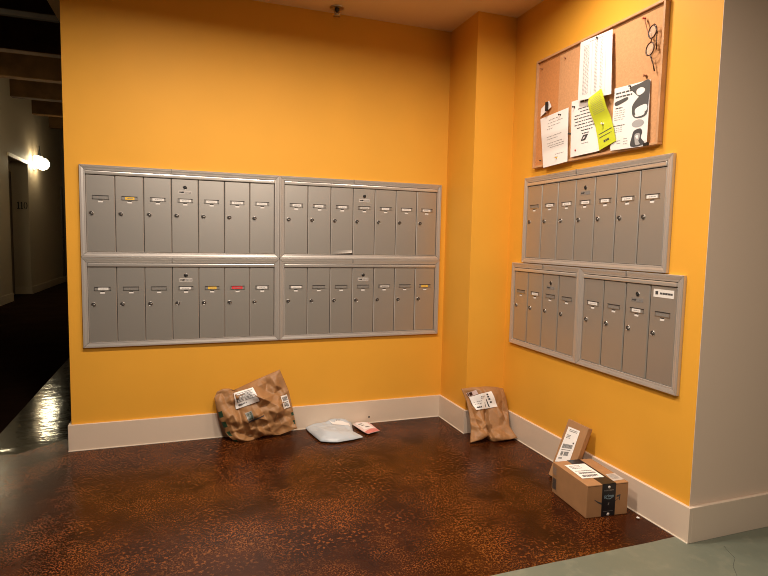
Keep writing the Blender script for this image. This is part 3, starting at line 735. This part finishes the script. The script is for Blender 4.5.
cbag.label('postage_stamp', [(465.5, 393.5), (474.5, 390.6), (476.5, 394.5), (468.6, 397)], [(.05, .1, .2, .8, 1), (.25, .1, .55, .9, 1)], ['pale_pink', 'frame_brown'], t, org, 5, 3)
# white poly mailer on the floor
org = Vector((1.36, -.12, 0))
def flat_clamp(p): return Vector((p.x, min(p.y, -BT-.003), max(p.z, .0015)))
wm = Pouch((0, 0, .024), (0, 0, 1),
    top=[(305.5, 425.5), (313, 422.5), (323, 421), (336, 419.5), (347, 418.6), (351.5, 420.5)],
    bottom=[(320.5, 438.8), (329, 439.6), (338, 439.6), (345, 438.5), (354, 437), (363.4, 434.6)],
    left=[(305.5, 425.5), (309, 429.5), (315, 434.5), (320.5, 438.8)], right=[(351.5, 420.5), (352.3, 425), (353.5, 430), (363.4, 434.6)],
    front=.022, back=.012, crumple=.015, seed=5, power=.4, nu=48, nv=30)
wm.clamp(flat_clamp)
for lst in (wm.F, wm.B):                        # let the rim of the pouch sink to the floor
    for k in range(len(lst)):
        i, j = k % 49, k//49; u, v = i/48, j/30; e = min(u, 1-u, v, 1-v); s_ = min(1, e*5)**.5
        lst[k] = Vector((lst[k].x, lst[k].y, .002+(lst[k].z-.002)*(.35+.65*s_)))
t = thing('poly_mailer', 'white plastic mailer lying flat on the floor by the baseboard', 'package', org)
wm.body('pouch', ['poly_white'], t, org)
wm.label('shipping_label', [(326, 421.8), (345, 420.4), (350.5, 426.5), (334, 427.5)], lines([(.4, .10, .3, .65), (.55, .08, .3, .6)], 81, mi=1), ['white_paper', 'grey_ink'], t, org, 8, 6, .002)
# small pink and white mailer
org = Vector((1.55, -.11, 0))
pm = Pouch((0, 0, .014), (0, 0, 1), top=[(353, 424.5), (356, 422.2), (362, 422), (368.2, 422.2)], bottom=[(368, 433.6), (372, 432.5), (376, 431.4), (379.6, 430.4)],
    left=[(353, 424.5), (359, 428.6), (363, 431.2), (368, 433.6)], right=[(368.2, 422.2), (372, 424.6), (376, 427.8), (379.6, 430.4)], front=.010, back=.009, crumple=.003, seed=11, nu=24, nv=20)
pm.clamp(flat_clamp)
t = thing('pink_mailer', 'small pink and white envelope package on the floor beside the white mailer', 'package', org)
pm.body('pouch', ['pale_pink', 'pink_print'], t, org, lambda u, v: 1 if v > .78 or u > .93 else 0)
pm.label('address_label', [(354.5, 424.5), (365, 422.8), (374, 429.5), (364.5, 430.8)], lines([(.25, .10, .15, .5), (.5, .08, .2, .45), (.8, .09, .3, .7)], 91, mi=1, wmin=.08, wmax=.2), ['white_paper', 'ink'], t, org, 5, 5, .002)

# ------------------------------------------------------------------ cardboard box with black tape
BXW, BXD, BXH = .203, .264, .143
t = thing('cardboard_box', 'brown cardboard box with black tape standing on the floor by the right wall', 'package', (2.104, -1.453, 0), math.radians(-4.8))
b = MB(); b.box(0, BXW, 0, BXD, 0.0005, BXH, bev=.0025)
b.box(.004, BXW-.004, -.0004, .0005, BXH-.006, BXH-.0045, 1)
b.build('carton', ['cardboard', 'frame_brown'], t)
tx0, tx1 = .36*BXW, .69*BXW
b = MB(); b.box(tx0, tx1, -.0012, .0004, .0006, BXH+.0012); b.box(tx0, tx1, -.0012, BXD+.0004, BXH-.0002, BXH+.0012); b.build('packing_tape', 'tape_black', t)
tc_ = (tx0+tx1)/2
me = text_mesh('prime', .020, 'tape_blue_print', 'tape_lettering'); o = inst('tape_lettering', me, t, (tc_+.001, -.0016, .090))
b = MB()
def arc(x0, x1, z0, dip, w0, y, n=14, mi=0, wf=None):
    P = [(x0+(x1-x0)*k/n, z0-dip*(1-(2*k/n-1)**2)) for k in range(n+1)]
    for k in range(n):
        wa, wb = (wf or (lambda t_: w0))(k/n), (wf or (lambda t_: w0))((k+1)/n)
        b.prism([(P[k][0], P[k][1]-wa), (P[k+1][0], P[k+1][1]-wb), (P[k+1][0], P[k+1][1]+wb), (P[k][0], P[k][1]+wa)], y, y+.0008, mi)
arc(tx0+.016, tx1-.016, .083, .006, .0012, -.0019)
b.lathe([(0, -.0019), (.006, -.0019), (.006, -.0012), (0, -.0012)], (tc_, 0, BXH-.014), (0, 1, 0), 1, 16)
b.prism([(tc_-.004, .050), (tc_+.001, .050), (tc_+.004, .060), (tc_-.001, .060)], -.0018, -.0012, 2)
for z, n_ in ((.116, 9), (.022, 11), (.113, 7)):
    for k in range(n_): b.box(tx0+.010+(tx1-tx0-.02)*k/n_, tx0+.010+(tx1-tx0-.02)*(k+.65)/n_, -.0018, -.0012, z, z+.0016, 2)
b.lathe([(0, -.0019), (.007, -.0019), (.007, -.0012), (0, -.0012)], (tc_, 0, .009), (0, 1, 0), 1, 16)
b.build('tape_print', ['tape_blue_print', 'card_white', 'slot_face'], t)
b = MB()
xa, xb = .185*BXW, .79*BXW
arc(xa, xb, .078, .024, .003, -.0006, 24, 0, lambda q_: .0012+.0035*math.sin(PI*min(1, q_*1.1+.05)))
b.prism([(.72*BXW, .088), (.815*BXW, .092), (.80*BXW, .066), (.785*BXW, .066), (.79*BXW, .083), (.72*BXW, .081)], -.0007, .0002)
b.build('printed_arrow', 'ink', t)
# labels on the lid, given in box space
q4b = t.matrix_basis.inverted() if False else None
Rz = Matrix.Rotation(math.radians(4.8), 3, 'Z')
def boxpt(x, y, z): 
    p = at(x, y, (0, 0, z), (0, 0, 1)); return Rz @ (p-Vector((2.104, -1.453, 0)))
def flat_label(name, quad, inks, mats, parent, up_=.0006):
    b = MB(); b.recalc = False; Q = [Vector(p) for p in quad]; n_ = (Q[3]-Q[0]).cross(Q[1]-Q[0]).normalized()
    b.sheet(lambda u, v: bil(Q, u, v)+n_*up_, 1, 1, 0)
    b.sheet(lambda u, v: bil(Q, 1-u, v)+n_*(up_-.0005), 1, 1, 0)
    for u0, v0, u1, v1, mi in inks: b.sheet(lambda u, v: bil(Q, u, v)+n_*(up_+.0005), 1, 1, mi, rect=(u0, v0, u1, v1))
    return b.build(name, mats, parent)
zt = BXH+.0012
lq = [boxpt(564.5, 465.2, zt), boxpt(584.4, 463.6, zt), boxpt(604.3, 477, zt), boxpt(582.5, 478.6, zt)]
flat_label('shipping_label', lq, lines([(.12+.09*k, .04, .12, .6) for k in range(3)] + [(.50, .05, .1, .9), (.9, .04, .1, .7)], 101, mi=2) + barcode(.15, .60, .9, .70, 9, 20) + barcode(.15, .78, .85, .88, 10, 20), ['label_white', 'ink', 'grey_ink'], t)
lq = [boxpt(605.5, 474.3, zt-.001), boxpt(614.8, 473.2, zt-.001), boxpt(624, 479.3, zt-.001), boxpt(613.2, 481, zt-.001)]
flat_label('small_label', lq, lines([(.15+.12*k, .05, .1, .8) for k in range(6)], 102, mi=1), ['card_grey', 'grey_ink'], t)
# print on the left side of the box (facing -x): y runs along the depth
def side_quad(y0, y1, z0, z1): return [(-.0004, y1, z1), (-.0004, y0, z1), (-.0004, y0, z0), (-.0004, y1, z0)]
flat_label('printed_barcode', side_quad(.225, .265, .015, .078), barcode(.1, .08, .9, .92, 12, 16, 1) , ['cardboard', 'ink'], t)
flat_label('printed_symbols', side_quad(.228, .265, .085, .130), lines([(.2+.2*k, .1, .1, .9) for k in range(4)], 13, wmin=.1, wmax=.3, mi=1), ['cardboard', 'grey_ink'], t)

# ------------------------------------------------------------------ flat carton leaning on the right wall behind the box
top_x, bot_x, hz = 2.322, 2.215, .278
nrm = Vector((-hz, 0, (top_x-bot_x))).normalized()            # faces the room, tilted up
fp0 = Vector((bot_x, -1.1, 0))
e2 = Vector((top_x-bot_x, 0, hz)).normalized(); Lh = math.hypot(top_x-bot_x, hz)
tl, tr = at(568.5, 420, fp0, nrm), at(591.5, 429.8, fp0, nrm)
tr.y = max(tr.y, -1.188)
e1 = (tr-tl); e1 -= e2*e1.dot(e2); Wf = e1.length; e1.normalize()
bl = tl - e2*((tl.z-.002)/e2.z)
Lf = (tl-bl).length; TH = .026
t = thing('flat_carton', 'thin brown cardboard carton leaning on the right wall behind the taped box', 'package', bl)
b = MB(); b.box(0, Wf, 0, TH, 0, Lf, bev=.003)
o = b.build('carton', 'cardboard', t)
mt = Matrix(((e1.x, -nrm.x, e2.x, 0), (e1.y, -nrm.y, e2.y, 0), (e1.z, -nrm.z, e2.z, 0), (0, 0, 0, 1)))
o.data.transform(mt)
lowest = min((v.co.z for v in o.data.vertices))
t.location.z -= (bl.z+lowest) - .001
def fpt(x, y): return at(x, y, fp0+nrm*.0004, nrm)-bl
lq = [fpt(568.6, 427.9), fpt(580, 432.6), fpt(569.5, 463), fpt(554.9, 463)]
flat_label('shipping_label', lq, lines([(.06+.04*k, .02, .2, .85) for k in range(2)] + [(.22+.04*k, .02, .15, .45) for k in range(3)], 111, mi=2) + barcode(.12, .48, .86, .60, 14, 18) + barcode(.18, .70, .36, .82, 15, 5) + barcode(.42, .70, .74, .82, 16, 8) + [(.78, .40, .88, .45, 1), (.14, .64, .8, .66, 2), (.15, .88, .4, .91, 1)], ['label_white', 'ink', 'grey_ink'], t)

# crumb of paper on the floor
b = MB(); b.lathe([(0, -.004), (.006, -.002), (.008, .001), (.004, .005), (0, .005)], (0, 0, 0), (.3, .2, 1), 0, 7, False)
o = tag(b.build('paper_crumb', 'card_white'), 'tiny white crumb on the floor near the right baseboard', 'scrap'); o.location = (2.317, -1.522, .0045)

# ------------------------------------------------------------------ view
SC.cycles.filter_width = 1.0
SC.view_settings.view_transform = 'Standard'; SC.view_settings.look = 'None'; SC.view_settings.gamma = 1
SC.view_settings.use_curve_mapping = False; SC.view_settings.exposure = 0.0
